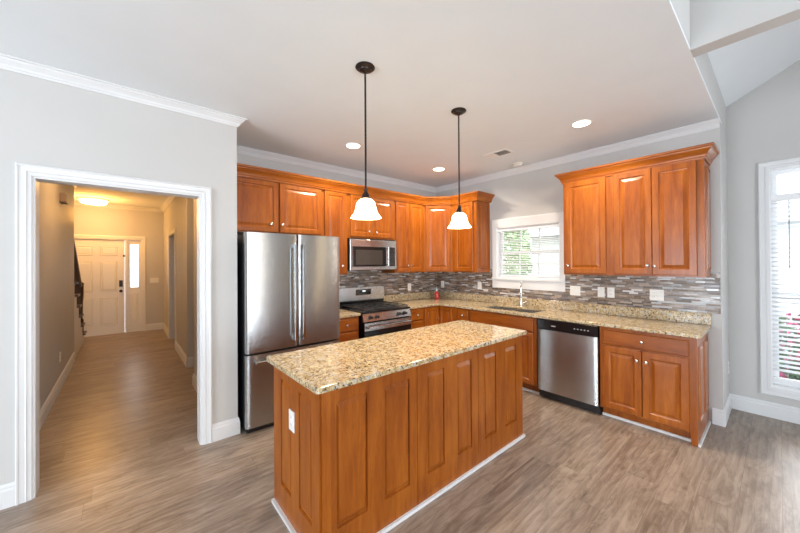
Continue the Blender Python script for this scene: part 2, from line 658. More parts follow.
# kitchen and hall ceiling
mb = MB()
mb.box(-4.2, YE + .0005, ZC, 4.3, 4.0, ZC + 0.02)
mb.box(-2.6, 4.0, ZC, 3.2, 9.5, ZC + 0.1)
struct('ceiling', mb, M_CEIL)
struct('ceiling_living', MB().box(-4.2, -5.2, 5.201, XN + .15, YE + 0.1, 5.3), M_CEIL)
# vaulted ceiling of the dining nook
z_at = lambda y: 3.086 + 0.537 * (YE - y)
mb = MB()
mb.face([(2.744, YE, z_at(YE)), (XN, YE, z_at(YE)), (XN, -3.4, z_at(-3.4)), (2.744, -3.4, z_at(-3.4))])
mb.face([(2.744, YE, z_at(YE) + .08), (XN, YE, z_at(YE) + .08), (XN, -3.4, z_at(-3.4) + .08), (2.744, -3.4, z_at(-3.4) + .08)])
struct('ceiling_vault', mb, M_CEIL)
# upper wall above the kitchen opening, and the header over the nook
mb = MB().box(-4.2, YE, ZC + .02, 4.3, YE + 0.1, 5.2).box(4.3, YE, ZC, 4.72, YE + .1, 5.2)
struct('wall_upper', mb, M_WALL)
struct('wall_header', MB().box(2.631, -3.5, ZC, 2.744, YE - .001, 5.2), M_WALL)
# doorway wall (cased opening to the hall)
OX0, OX1, OZ = -0.45, 0.489, 2.078
mb = MB()
mb.box(-4.2, YL, 0, OX0, YL + .13, ZC)
mb.box(OX1, YL, 0, XA, YL + .13, ZC)
mb.box(OX0, YL, OZ, OX1, YL + .13, ZC)
mb.box(0.66, YL + .13, 0, XA, YW + .12, ZC)
mb.box(-4.2, YL + .13, 0, OX0 - .155, YL + .135, ZC)
struct('wall_left', mb, M_WALL)
# fridge wall
struct('wall_back', MB().box(XA, YW, 0, XB + .15, YW + .12, ZC), M_WALL)
# sink wall with its window
WY0, WY1, WZ0, WZ1 = 1.776, 2.683, 1.285, 2.0
mb = MB()
mb.box(XB, YE, 0, XB + .15, WY0, ZC)
mb.box(XB, WY1, 0, XB + .15, YW, ZC)
mb.box(XB, WY0, 0, XB + .15, WY1, WZ0)
mb.box(XB, WY0, WZ1, XB + .15, WY1, ZC)
mb.box(XB + .15, YE, 0, XN, YE + .13, ZC)
struct('wall_right', mb, M_WALL)
# nook wall with tall window
NY0, NY1, NZ0, NZ1 = -0.86, 0.064, 0.285, 2.386
mb = MB()
mb.box(XN, NY1, -.06, XN + .15, YE + .13, 5.2)
mb.box(XN, -3.5, -.06, XN + .15, NY0, 5.2)
mb.box(XN, NY0, -.06, XN + .15, NY1, NZ0)
mb.box(XN, NY0, NZ1, XN + .15, NY1, 5.2)
struct('wall_nook', mb, M_WALL)
struct('wall_nook_side', MB().box(2.631, -3.6, 0, 3.0, -3.5, 5.2).box(3.0, -3.6, 0, XN, -3.5, 5.2), M_WALL)
# living room behind the camera, with its window band
mb = MB()
mb.box(-4.2, -5.1, 0, -.7, -5.0, 5.2); mb.box(2.5, -5.1, 0, 2.744, -5.0, 5.2)
mb.box(-.7, -5.1, 0, 2.5, -5.0, .2); mb.box(-.7, -5.1, 2.5, 2.5, -5.0, 5.2)
struct('wall_front', mb, M_WALL)
mb = MB()
mb.box(-4.2, -5.1, 0, -4.05, -.3, 5.2); mb.box(-4.2, 2.1, 0, -4.05, 3.2, 5.2)
mb.box(-4.2, -.3, 0, -4.05, 2.1, .2); mb.box(-4.2, -.3, 2.1, -4.05, 2.1, 5.2)  # opening made for the added west fill light
struct('wall_west', mb, M_WALL)
struct('wall_living_side', MB().box(2.631, -5.1, 0, 2.744, -3.601, 5.2), M_WALL)

# hall
HX = -0.60
mb = MB()
mb.box(HX - .005 - .12, YL + .13, 0, HX, 7.216, ZC)
struct('wall_hall_left', mb, M_WALL)
YD = 9.363
mb = MB()
mb.box(0.66, YW + .12, 0, 0.76, 4.75, ZC)
struct('wall_hall_right', mb, M_WALL)
mb = MB()
mb.box(0.695, 5.60, 0, 3.2, 5.72, ZC)
mb.box(0.70, 5.72, 0, 0.82, 7.03, ZC)
mb.box(0.70, 8.02, 0, 0.82, YD, ZC)
mb.box(0.70, 7.03, 2.08, 0.82, 8.02, ZC)
struct('wall_hall_far', mb, M_WALL)
mb = MB()
mb.box(3.1, 4.0, 0, 3.2, 9.4, ZC)
mb.box(0.76, 9.2, 0, 3.2, 9.3, ZC)
struct('wall_side_room', mb, M_WALL)
# front wall of the foyer with the door unit opening
DX0, DX1, DZ = -0.92, 0.300, 2.06
mb = MB()
mb.box(-2.6, YD, 0, DX0, YD + .14, ZC)
mb.box(DX1, YD, 0, 0.82, YD + .14, ZC)
mb.box(DX0, YD, DZ, DX1, YD + .14, ZC)
struct('wall_foyer', mb, M_WALL)
struct('wall_stair', MB().box(-2.6, YL + .13, 0, -2.5, YD, ZC), M_WALL)

# ------------------------------------------------------------------ crown, baseboards, casings
CROWN = [(0, 2.722), (.010, 2.722), (.014, 2.732), (.020, 2.735), (.026, 2.748), (.040, 2.762), (.052, 2.772), (.056, 2.780), (.070, 2.782), (.070, ZC - .0005), (0, ZC - .0005)]
crown = struct('trim_1', MB().sweep([(-4.05, YL), (XA, YL), (XA, YW), (XB, YW), (XB, YE)], CROWN), M_TRIM)
crown['label'] = 'white crown moulding round the kitchen ceiling'
BASE = [(0, 0), (.016, 0), (.016, .105), (.011, .115), (.011, .128), (.005, .142), (0, .145)]
struct('baseboard_left', MB().sweep([(-4.05, YL), (-.521, YL)], BASE).sweep([(.560, YL), (XA, YL), (XA, YW)], BASE), M_TRIM)
struct('baseboard_right', MB().sweep([(XB, .415), (XB, YE), (XN, YE), (XN, -3.5)], BASE), M_TRIM)
struct('baseboard_hall_left', MB().sweep([(HX, 7.19), (HX, YL + .13)], [(-o, z) for o, z in BASE]), M_TRIM)
struct('baseboard_hall_right', MB().sweep([(0.66, YL + .13), (0.66, 4.75), (0.76, 4.75)], [(-o, z) for o, z in BASE])
       .sweep([(2.0, 5.60), (0.70, 5.60)], [(-o, z) for o, z in BASE]).sweep([(.70, 5.60), (.70, 6.96)], [(-o, z) for o, z in BASE]), M_TRIM)
struct('baseboard_foyer', MB().sweep([(.70, 8.10), (.70, YD)], [(-o, z) for o, z in BASE]).sweep([(.37, YD), (.70, YD)], BASE), M_TRIM)
struct('trim_2', MB().sweep([(-2.5, YD), (.70, YD)], CROWN).sweep([(.70, YD), (.70, 5.60)], CROWN)
       .sweep([(HX, YL + .13), (HX, 7.216), (HX - .12, 7.216)], CROWN), M_TRIM)['label'] = 'white crown moulding round the hall ceiling'

CAS = [(0, 0), (0, .018), (.006, .022), (.012, .020), (.016, .016), (.040, .013), (.046, .016), (.050, .011), (.066, .009), (.071, .006), (.071, 0)]
# cased opening
t = MB()
t.rings(-.521, .560, 0, 2.149, CAS, cap=False, sides=(1, 1, 0, 1), y=YL)
t.box(OX0 - .001, YL + .001, 0, OX0 + .012, YL + .135, OZ)
t.box(OX1 - .012, YL + .001, 0, OX1 + .001, YL + .135, OZ)
t.box(OX0 + .012, YL + .001, OZ - .012, OX1 - .012, YL + .135, OZ + .001)
struct('trim_3', t, M_TRIM)['label'] = 'white casing of the wide opening to the hall'


# ------------------------------------------------------------------ windows
def blinds(parent, w, z0, z1, y, pitch, tilt, depth=0.022, thick=0.0016, label=None):
    b = MB()
    n = int((z1 - z0) / pitch)
    for i in range(n):
        z = z1 - (i + .5) * pitch
        dy, dz = depth / 2 * math.cos(tilt), depth / 2 * math.sin(tilt)
        nx = thick / 2
        pts = [(0.004, y - dy, z - dz), (w - .004, y - dy, z - dz), (w - .004, y + dy, z + dz), (0.004, y + dy, z + dz)]
        b.face([(p[0], p[1], p[2] - nx) for p in pts]); b.face([(p[0], p[1], p[2] + nx) for p in pts][::-1])
        b.face([(pts[0][0], pts[0][1], pts[0][2] - nx), (pts[1][0], pts[1][1], pts[1][2] - nx), (pts[1][0], pts[1][1], pts[1][2] + nx), (pts[0][0], pts[0][1], pts[0][2] + nx)])
    for x in (w * .12, w * .5, w * .88):
        b.box(x - .0008, y - depth / 2 - .001, z0, x + .0008, y - depth / 2, z1)
    return b


# window over the sink: local frame x towards -Y, y into +X
w1 = thing('window_1', 'small white double-hung window over the sink', None, (XB, WY1, 0), HB)
w1['kind'] = 'structure'
Wd, Wa, Wb = WY1 - WY0, WZ0, WZ1
c = MB().rings(-.062, Wd + .062, Wa - .0, Wb + .125, [(0, 0), (0, .018), (.008, .020), (.062, .014), (.062, 0)], cap=False, sides=(1, 1, 0, 2.016))
c.box(-.062, -.020, Wa - .15, Wd + .062, 0, Wa - .03)
c.box(-.062, -.040, Wa - .03, Wd + .062, 0, Wa)
c.build('casing', M_TRIM, w1)
f = MB()
f.box(0, 0, Wa, .012, .15, Wb).box(Wd - .012, 0, Wa, Wd, .15, Wb).box(.012, 0, Wb - .012, Wd - .012, .15, Wb).box(.012, 0, Wa, Wd - .012, .15, Wa + .012)
f.build('window_frame', M_VINYL, w1)
zm = 1.637


def sash(name, x0, x1, z0, z1, y, parent, cols, rows, st=.032, th=.03):
    s = MB().box(x0, y, z0, x0 + st, y + th, z1).box(x1 - st, y, z0, x1, y + th, z1)
    s.box(x0 + st, y, z0, x1 - st, y + th, z0 + st).box(x0 + st, y, z1 - st, x1 - st, y + th, z1)
    for i in range(1, cols):
        x = x0 + st + (x1 - x0 - 2 * st) * i / cols
        s.box(x - .008, y + .006, z0 + st, x + .008, y + th - .006, z1 - st)
    for j in range(1, rows):
        z = z0 + st + (z1 - z0 - 2 * st) * j / rows
        s.box(x0 + st, y + .006, z - .008, x1 - st, y + th - .006, z + .008)
    so = s.build(name, M_VINYL, parent)
    MB().box(x0 + st, y + th / 2 - .001, z0 + st, x1 - st, y + th / 2 + .001, z1 - st).build('pane', M_GLASS, so)
    return so


sash('sash', .012, Wd - .012, zm - .016, Wb - .012, .100, w1, 3, 2)
sash('sash', .012, Wd - .012, Wa + .012, zm + .016, .068, w1, 3, 2)
bl = thing('window_blind', 'thin white slatted blind inside the small window over the sink', 'blind', (XB, WY1, 0), HB)
blinds(bl, Wd - .02, Wa + .04, Wb - .05, .035, .0235, 0.42).build('slats', M_BLIND, bl)
MB().box(.014, .018, Wb - .05, Wd - .014, .052, Wb - .013).build('headrail', M_BLIND, bl)
MB().box(.014, .024, Wa + .022, Wd - .014, .046, Wa + .036).build('bottom_rail', M_BLIND, bl)

# tall nook window
w2 = thing('window_2', 'tall white nook window at the right edge', None, (XN, NY1, 0), HB)
w2['kind'] = 'structure'
Nd = NY1 - NY0
c = MB().rings(-.066, Nd + .066, NZ0 - .069, NZ1 + .066, CAS, cap=False)
c.build('casing', M_TRIM, w2)
f = MB()
f.box(0, 0, NZ0, .014, .15, NZ1).box(Nd - .014, 0, NZ0, Nd, .15, NZ1).box(.014, 0, NZ1 - .014, Nd - .014, .15, NZ1).box(.014, -.0, NZ0, Nd - .014, .15, NZ0 + .03)
f.build('window_frame', M_VINYL, w2)
zt = 1.185
sash('sash', .014, Nd - .014, zt - .02, NZ1 - .014, .100, w2, 1, 1, .04)
sash('sash', .014, Nd - .014, NZ0 + .03, zt + .02, .068, w2, 1, 1, .04)
bl = thing('window_blind', 'white slatted blind lowered from mid-height valance in the tall nook window', 'blind', (XN, NY1, 0), HB)
blinds(bl, Nd - .03, .40, 2.07, .040, .043, 0.38, .040, .0022).build('slats', M_BLIND, bl)
MB().box(.016, .000, 2.068, Nd - .016, .066, 2.128).build('valance', M_BLIND, bl)
MB().box(.018, .022, .365, Nd - .018, .058, .385).build('bottom_rail', M_BLIND, bl)
MB().cyl(.004, (.125, -.008, 1.42), (.125, .004, 2.07), 8).build('wand', simple('wand_grey', (.30, .30, .32), .3), bl)

# ------------------------------------------------------------------ front door unit of the foyer
d1 = thing('door_1', 'cream six-panel front door with sidelight at the end of the hall', None, (0, YD, 0), 0)
d1['kind'] = 'structure'
u = MB().rings(DX0 - .068, DX1 + .069, 0, 2.13, [(0, 0), (0, .016), (.010, .020), (.060, .012), (.069, .012), (.069, 0)], cap=False, sides=(1, 1, 0, 1))
u.box(DX0, .0, 0, DX0 + .015, .12, DZ).box(.011, 0, 0, .054, .12, DZ - .015).box(DX1 - .01, 0, 0, DX1, .12, DZ).box(DX0, 0, DZ - .015, DX1, .12, DZ)
u.build('door_frame', M_DOOR, d1)
slab = MB()
sx0, sx1 = DX0 + .017, .009
slab.box(sx0, .045, .0, sx1, .085, DZ - .017)
pw = (sx1 - sx0 - .12 * 2 - .11) / 2
PP = [(0, 0.0005), (.012, -.008), (.020, -.008), (.045, .002)]
RP = [(0, 0.0), (.0, .001), (.009, .012), (.018, .001), (.024, .001), (.046, .010)]
for cx0 in (sx0 + .12, sx0 + .12 + pw + .11):
    for z0, z1 in ((.20, .80), (.93, 1.58), (1.70, 1.90)):
        slab.rings(cx0, cx0 + pw, z0, z1, RP, y=.045)
dslab = slab.build('door_panel', M_DOOR, d1)
MB().box(-.085, .018, 1.02, -.025, .045, 1.16).build('keypad_lock', M_BLKMAT, dslab, bevel=.006)
k = MB().lathe([(.030, .045), (.030, .036), (.012, .034), (.012, .010), (.026, .004), (.028, -.010), (.020, -.020)], (-.055, 0, .925), 'Y', 16)
k.build('door_knob', M_BRONZE, dslab, smooth=True)
MB().box(-.02, .025, 1.68, .012, .045, 1.72).build('door_latch', M_BRONZE, dslab)
sl = MB()
a0, a1 = .054, .290
sl.box(a0, .045, .0, a0 + .05, .085, DZ - .017).box(a1 - .045, .045, .0, a1, .085, DZ - .017)
sl.box(a0 + .05, .045, .0, a1 - .045, .085, 1.0).box(a0 + .05, .045, 1.95, a1 - .045, .085, DZ - .017)
sl.rings(a0 + .045, a1 - .045, .22, .86, RP, y=.045)
so = sl.build('sidelight', M_DOOR, d1)
MB().box(a0 + .05, .060, 1.0, a1 - .045, .066, 1.95).build('pane', M_GLASS, so)

# door of the side room
d2 = thing('door_2', 'white door standing open off the hall', None, (0, 0, 0), 0)
d2['kind'] = 'structure'
u = MB()
# casing on X=.70 face around opening Y 7.03..8.02
u.box(.684, 6.965, 0, .70, 7.03, 2.145).box(.684, 8.02, 0, .70, 8.085, 2.145).box(.684, 7.03, 2.08, .70, 8.02, 2.145)
u.box(.70, 7.03, 0, .82, 7.045, 2.08).box(.70, 8.005, 0, .82, 8.02, 2.08).box(.70, 7.045, 2.065, .82, 8.005, 2.08)
u.build('door_frame', M_TRIM, d2)
s2 = MB().box(.80, 7.955, .015, 1.56, 7.99, 2.055)
for x0 in (.90, 1.23):
    for z0, z1 in ((.20, .80), (.93, 1.58), (1.70, 1.90)):
        s2.rings(x0, x0 + .24, z0, z1, RP, y=7.955)
s2o = s2.build('door_panel', M_TRIM, d2)
for z in (.47, 1.13, 1.79):
    MB().cyl(.008, (.790, 7.948, z - .045), (.790, 7.948, z + .045), 8).build('hinge', M_BRONZE, s2o)

# ------------------------------------------------------------------ stairs in the foyer
st = thing('staircase', 'staircase with dark wooden treads climbing behind the left hall wall', 'stairs', (-1.1, 8.85, 0))
RISE, RUN = .205, .32
body = MB()
YWL = 7.216 - 8.85 + .004         # where the hall wall ends, in the stair's own frame
for k_ in range(1, 8):
    y1 = -RUN * (k_ - 1)
    y0 = y1 - RUN
    zt_ = RISE * k_ - .03
    if y0 > YWL:
        body.box(-.50, y0, 0, .50, y1, zt_)
    elif y1 > YWL:
        body.box(-.50, YWL, 0, .50, y1, zt_).box(-.50, y0, 0, .36, YWL, zt_)
    else:
        body.box(-.50, y0, 0, .36, y1, zt_)
body.build('risers', M_TRIM, st)
for k_ in range(1, 8):
    y1 = -RUN * (k_ - 1)
    y0 = y1 - RUN
    m_ = MB()
    if y0 > YWL:
        m_.box(-.50, y0, RISE * k_ - .03, .540, y1 + .03, RISE * k_)
    elif y1 > YWL:
        m_.box(-.50, YWL, RISE * k_ - .03, .540, y1 + .03, RISE * k_).box(-.50, y0, RISE * k_ - .03, .36, YWL, RISE * k_)
    else:
        m_.box(-.50, y0, RISE * k_ - .03, .36, y1 + .03, RISE * k_)
    m_.build('tread', M_TREAD, st)
RX = .465
MB().tube([(RX, -.18, RISE + .88), (RX, -.25, RISE + .90), (RX, YWL + .02, RISE + .90 + (-YWL - .27) * RISE / RUN)], .028, 10).build('handrail', M_TREAD, st, smooth=True)
MB().lathe([(.045, RISE), (.045, RISE + .25), (.030, RISE + .28), (.036, RISE + .6), (.045, RISE + .7), (.045, RISE + .92), (.055, RISE + .94), (.0, RISE + 1.0)], (RX, -.20, 0), 'Z', 12).build('newel_post', M_TREAD, st, smooth=True)
for i in range(1, 9):
    y = -.20 - .155 * i
    zb = RISE * (int(-y / RUN) + 1)
    zt_ = RISE + .90 + (-y - .25) * RISE / RUN
    MB().lathe([(.010, zb), (.015, zb + .25), (.009, zb + .5), (.009, zt_)], (RX, y, 0), 'Z', 8).build('baluster', M_TREAD, st)

# ------------------------------------------------------------------ hall fittings
hl = thing('ceiling_light', 'round white flush ceiling light glowing over the foyer', 'ceiling light', (-.455, 8.72, ZC))
MB().lathe([(.235, 0), (.235, -.025), (.205, -.03)], n=32).build('base', M_PLATE, hl, smooth=True)
MB().lathe([(.200, -.028), (.203, -.055), (.18, -.085), (.10, -.10), (.0, -.104)], n=32, cap=False).build('lens', M_HLAMP, hl, smooth=True)
lamp('foyer_glow', 'POINT', (-.455, 8.5, 2.45), 46, (1.0, .46, .10), .15)
copy_thing(hl, (.03, 5.0, ZC), 0, 'round white flush ceiling light in the near part of the hall')
lamp('hall_glow', 'POINT', (.03, 5.0, 2.45), 15, (1.0, .44, .09), .15)
ch = thing('door_chime', 'small brown box of the door chime high on the left hall wall', 'door chime', (HX, 5.78, 2.285), HB + PI)
MB().box(-.085, -.05, 0, .085, 0, .105).build('cover', M_CLOTH, ch, bevel=.006)
MB().box(-.095, -.058, -.014, .095, 0, 0).build('base', simple('chime_base', (.16, .11, .09), .5), ch)


# ------------------------------------------------------------------ plates
def plate(label, cat, loc, rz, gangs=1, style='outlet', z=None, group=None):
    name = 'wall_outlet' if 'outlet' in cat else 'light_switch'
    w = .070 + .046 * (gangs - 1)
    p = thing(name, label, cat, loc, rz, group)
    MB().rings(-w / 2, w / 2, -.0575, .0575, [(0, 0), (0, .004), (.003, .0065)]).build('cover_plate', M_PLATE, p)
    for gi in range(gangs):
        cx = (gi - (gangs - 1) / 2) * .046
        s = style[gi] if isinstance(style, (list, tuple)) else style
        if s == 'outlet':
            for dz in (-.020, .020):
                r = MB().box(cx - .016, -.0085, dz - .014, cx + .016, -.0060, dz + .014).build('receptacle', M_PLATE, p, bevel=.002)
                MB().box(cx - .008, -.0090, dz - .002, cx - .006, -.0080, dz + .008).box(cx + .006, -.0090, dz - .002, cx + .008, -.0080, dz + .008).build('slots', M_SLOT, r)
        elif s == 'switch':
            MB().box(cx - .016, -.0080, -.033, cx + .016, -.0060, .033).box(cx - .014, -.0105, -.030, cx + .014, -.0080, .002).build('rocker', M_PLATE, p)
    return p


TI = .009  # tile thickness
plate('white outlet on the mosaic behind the fridge-wall worktop, right of the stove', 'outlet', (3.487, YW - TI, 1.075 + .04), 0)
plate('white outlet on the sink-wall mosaic nearest the corner with the red bottle', 'outlet', (XB - TI, 3.734, 1.135), HB)
plate('white switch plate on the mosaic just left of the sink window', 'light switch', (XB - TI, 2.979, 1.150), HB, 1, 'switch')
plate('square double switch plate on the mosaic just right of the sink window', 'light switch', (XB - TI, 1.600, 1.155), HB, 2, 'switch')
plate('white rocker switch plate above the dishwasher, left of its outlet neighbour', 'light switch', (XB - TI, 1.322, 1.157), HB, 1, 'switch')
plate('white outlet with dark slots above the dishwasher, right of the switch', 'outlet', (XB - TI, 1.225, 1.157), HB)
plate('square double plate on the mosaic above the right end of the worktop', 'light switch', (XB - TI, .816, 1.158), HB, 2, ['outlet', 'switch'])
plate('white outlet on the end panel of the island', 'outlet', (.719, 1.790, .616), HB)
plate('white outlet low on the left wall of the hall', 'outlet', (HX, 5.72, .38), PI / 2)
plate('wide three-gang switch plate beside the front door', 'light switch', (.53, YD, 1.14), 0, 3, 'switch')
plate('white outlet low on the short wall beside the tall nook window', 'outlet', (4.62, YE, .43), 0)

# ------------------------------------------------------------------ backsplash tile
b_ = MB()
b_.box(XA + .8, YW - TI, .90, XB - TI, YW, 1.40)
struct('trim_4', b_, M_TILE)['label'] = 'brown and grey strip mosaic on the fridge wall'
b_ = MB()
b_.box(XB - TI, .352, 1.017, XB, WY0 - .062, 1.40)
b_.box(XB - TI, WY0 - .062, 1.017, XB, WY1 + .062, WZ0 - .15)
b_.box(XB - TI, WY1 + .062, 1.017, XB, YW, 1.40)
struct('trim_5', b_, M_TILE)['label'] = 'brown and grey strip mosaic on the sink wall'

# ------------------------------------------------------------------ cabinets
DOORP = [(0, .0), (0, .016), (.003, .020), (.050, .020), (.056, .013), (.064, .0115), (.090, .0185)]
SMALLP = [(0, .0), (0, .016), (.003, .020), (.044, .020), (.049, .014), (.055, .0125), (.072, .0185)]
DRAWP = [(0, .0), (0, .014), (.004, .018), (.008, .020)]
KNOBP = [(.0075, 0), (.006, -.006), (.0055, -.013), (.012, -.017), (.0155, -.022), (.0145, -.028), (.008, -.031)]


def knob(parent, x, z, y=-.020):
    MB().lathe([(r, y + h) for r, h in KNOBP], (x, 0, z), 'Y', 14).build('knob', M_CHROME, parent, smooth=True)


def cabinet(name, label, cat, loc, rz, w, d, z0, z1, doors=(), drawers=(), toe=0.0, posts=(), shoe=False, hollow=False):
    """local x 0..w, front at y=0, depth d. doors: (x0,x1,z0,z1,knobx,knobz)"""
    t = thing(name, label, cat, loc, rz)
    b = MB()
    if hollow:
        b.box(0, 0, toe, w, .02, z1).box(0, .02, toe, .018, d, z1).box(w - .018, .02, toe, w, d, z1).box(.018, .02, toe, w - .018, d, toe + .018)
        b.box(.0, .070, 0, w, .09, toe)
    elif toe:
        b.box(0, 0, toe, w, d, z1)
        b.box(0, .070, 0, w, d, toe)
        for px0, px1 in posts:
            b.box(px0, 0, 0, px1, .070, toe)
    else:
        b.box(0, 0, z0, w, d, z1)
    b.build('carcass', M_WOODV, t)
    for q in doors:
        x0, x1, a, c2, kx, kz = q
        o = MB().rings(x0, x1, a, c2, SMALLP if min(x1 - x0, c2 - a) < .26 else DOORP, y=-.0005)
        o = o.build('door', M_WOODV, t)
        if kx is not None:
            knob(o, kx, kz)
    for q in drawers:
        x0, x1, a, c2, kx = q
        o = MB().rings(x0, x1, a, c2, DRAWP, y=-.0005).build('drawer_front', M_WOODH, t)
        if kx is not None:
            knob(o, kx, (a + c2) / 2)
    if shoe:
        MB().box(shoe[0], .070 - .014, 0, shoe[1], .070 - .0005, .022).build('shoe_moulding', M_TRIM, t)
    return t


UF, UD = 3.55, .323            # upper front plane, depth
UZ0, UZ1 = 1.360, 2.405
DT, DB = 2.385, 1.378
# over the fridge
cabinet('wall_cabinet', 'wide two-door cabinet above the refrigerator', 'cabinet', (XA + .002, UF, 0), 0, 1.798 - XA - .002, UD, 1.826, UZ1,
        doors=[(.022, .508, 1.842, DT, .428, 1.925), (.526, 1.018, 1.842, DT, .550, 1.928)])
# narrow tall one
cabinet('wall_cabinet', 'narrow tall one-door cabinet between refrigerator and microwave', 'cabinet', (1.798, UF, 0), 0, 2.150 - 1.798, UD, UZ0, UZ1,
        doors=[(.030, .335, DB, DT, .262, 1.468)])
# above the microwave
cabinet('wall_cabinet', 'short two-door cabinet above the microwave', 'cabinet', (2.150, UF, 0), 0, 2.925 - 2.150, UD, 1.826, UZ1,
        doors=[(.040, .382, 1.850, DT, .312, 1.920), (.386, .745, 1.850, DT, .434, 1.917)])
cabinet('wall_cabinet', 'tall two-door cabinet right of the microwave', 'cabinet', (2.925, UF, 0), 0, 3.510 - 2.925, UD, UZ0, UZ1,
        doors=[(.018, .262, DB, DT, .225, 1.465), (.266, .556, DB, DT, .294, 1.464)])
# diagonal corner cabinet
dc = thing('corner_cabinet', 'diagonal one-door corner cabinet between the two kitchen walls', 'cabinet', (3.510, UF, 0), -PI / 4)
ln = math.hypot(3.815 - 3.510, .305)
q = .7071
MB().prism([(0, 0), (ln, 0), (ln + UD * q, UD * q), (ln / 2, ln / 2 + (UD + .0) / q * 1.0), (-UD * q, UD * q)], UZ0, UZ1).build('carcass', M_WOODV, dc)
do = MB().rings(.028, ln - .028, DB, DT, DOORP, y=-.0005).build('door', M_WOODV, dc)
# small one on the sink wall
UBX = 3.815
sc = cabinet('wall_cabinet', 'one-door cabinet with panelled end just left of the sink window', 'cabinet', (UBX, UF - .305, 0), HB, (UF - .305) - 2.80, .327, UZ0, UZ1,
             doors=[(.060, .395, DB, DT, None, None)])


def end_panel(parent, x, y0, y1, z0, z1, panels, name='end_panel', th=.004, label=None):
    """raised panels on a face turned to world -Y: built in the cabinet's local frame (face at local x)"""
    m = MB()
    pr = [(0, 0), (0, .001), (.006, .010), (.012, .003), (.018, .003), (.036, .010)]
    m.rings(y0, y1, z0, z1, [(0, 0), (0, th)])
    for a0, a1, c0, c1 in panels:
        m.rings(a0, a1, c0, c1, pr, y=-th)
    # turn from facing local -y to facing local +x
    m.v = [(x - vy, vx, vz) for vx, vy, vz in m.v]
    return m.build(name, M_WOODV, parent)


end_panel(sc, UF - .305 - 2.80, .0, .325, UZ0, UZ1, [(.055, .27, 1.42, 2.34)])
# right-hand uppers
cabinet('wall_cabinet', 'one-door wall cabinet just right of the sink window', 'cabinet', (UBX, 1.597, 0), HB, 1.597 - 1.130, .327, UZ0, UZ1,
        doors=[(.032, .430, DB, DT, .058, 1.461)])
rc = cabinet('wall_cabinet', 'two-door wall cabinet at the right end above the worktop', 'cabinet', (UBX, 1.130, 0), HB, 1.130 - .420, .327, UZ0, UZ1,
             doors=[(.036, .346, DB, DT, .314, 1.463), (.350, .664, DB, DT, .370, 1.458)])
end_panel(rc, .710, .0, .325, UZ0, UZ1, [(.06, .265, 1.42, 2.34)])

CC = [(0, 2.385), (.010, 2.385), (.012, 2.402), (.018, 2.408), (.020, 2.420), (.030, 2.440), (.046, 2.460), (.052, 2.466), (.054, 2.474), (.066, 2.480), (.068, 2.498), (0, 2.498)]
cr = MB().sweep([(XA + .002, UF), (3.510, UF), (UBX, UF - .305), (UBX, 2.796), (XB - .001, 2.796)], [(o + .0215, z) for o, z in CC] )
cr = cr.build('cabinet_crown', M_WOODH)
tag(cr, 'stained wooden crown moulding along the cabinets of the fridge wall and corner', 'moulding')
cr = MB().sweep([(XB - .001, 1.597), (UBX, 1.597), (UBX, .416), (XB - .001, .416)], [(o + .0, z) for o, z in CC]).build('cabinet_crown', M_WOODH2)
tag(cr, 'stained wooden crown moulding on the cabinets right of the sink window', 'moulding')

# base cabinets
BF = 3.255      # front of the fridge-wall bases
BX = 3.521      # front of the sink-wall bases
CZ = .880
cabinet('base_cabinet', 'narrow drawer base cabinet between refrigerator and stove', 'cabinet', (1.746, BF, 0), 0, 2.120 - 1.746, .615, 0, CZ,
        drawers=[(.03, .350, .715, .858, .200), (.03, .350, .42, .700, .200), (.03, .350, .115, .405, .200)], toe=.105)
cabinet('base_cabinet', 'three-drawer base cabinet just right of the stove', 'cabinet', (2.925, BF, 0), 0, 3.195 - 2.925, .615, 0, CZ,
        drawers=[(.02, .250, .715, .858, .135), (.02, .250, .42, .700, .135), (.02, .250, .115, .405, .135)], toe=.105)
lz = thing('corner_cabinet', 'inward-corner base cabinet with two small doors below the red soap bottle', 'cabinet', (3.195, BF, 0), 0)
a_ = BX - 3.195
MB().prism([(0, 0), (a_, 0), (a_, -.275), (XB - 3.195 - .005, -.275), (XB - 3.195 - .005, .615), (0, .615)], .105, CZ) \
    .prism([(0, .07), (a_ + .07, .07), (a_ + .07, -.275), (XB - 3.195 - .005, -.275), (XB - 3.195 - .005, .615), (0, .615)], 0, .105).build('carcass', M_WOODV, lz)
dl = MB().rings(.018, a_ - .024, .115, .858, SMALLP, y=-.0005).build('door', M_WOODV, lz)
knob(dl, a_ - .055, .70)
m_ = MB().rings(.024, .258, .115, .858, SMALLP)
m_.v = [(a_ + vy, -vx, vz) for vx, vy, vz in m_.v]
m_.build('door', M_WOODV, lz)
cabinet('base_cabinet', 'slim base cabinet with one small drawer left of the sink cabinet', 'cabinet', (BX, 2.978, 0), HB, 2.978 - 2.700, .615, 0, CZ,
        doors=[(.10, .262, .115, .700, .135, .655)], drawers=[(.10, .262, .715, .858, .18)], toe=.105)
cabinet('base_cabinet', 'wide sink base cabinet with blank drawer front and two doors', 'cabinet', (BX, 2.698, 0), HB, 2.698 - 1.775, .615, 0, CZ,
        doors=[(.025, .448, .115, .700, .410, .655), (.456, .885, .115, .700, .492, .655)], drawers=[(.025, .885, .715, .858, None)], toe=.105,
        shoe=(0, .923), hollow=True)
rb = cabinet('base_cabinet', 'two-door base cabinet with one drawer at the right end', 'cabinet', (BX, 1.142, 0), HB, 1.142 - .443, .615, 0, CZ,
             doors=[(.030, .336, .115, .700, .304, .613), (.342, .655, .115, .700, .374, .613)], drawers=[(.030, .655, .718, .850, .342)], toe=.095,
             posts=[(.660, .699)], shoe=(0, .658))
end_panel(rb, .699, .0, .612, 0, CZ, [(.065, .275, .18, .80), (.325, .540, .18, .80)])
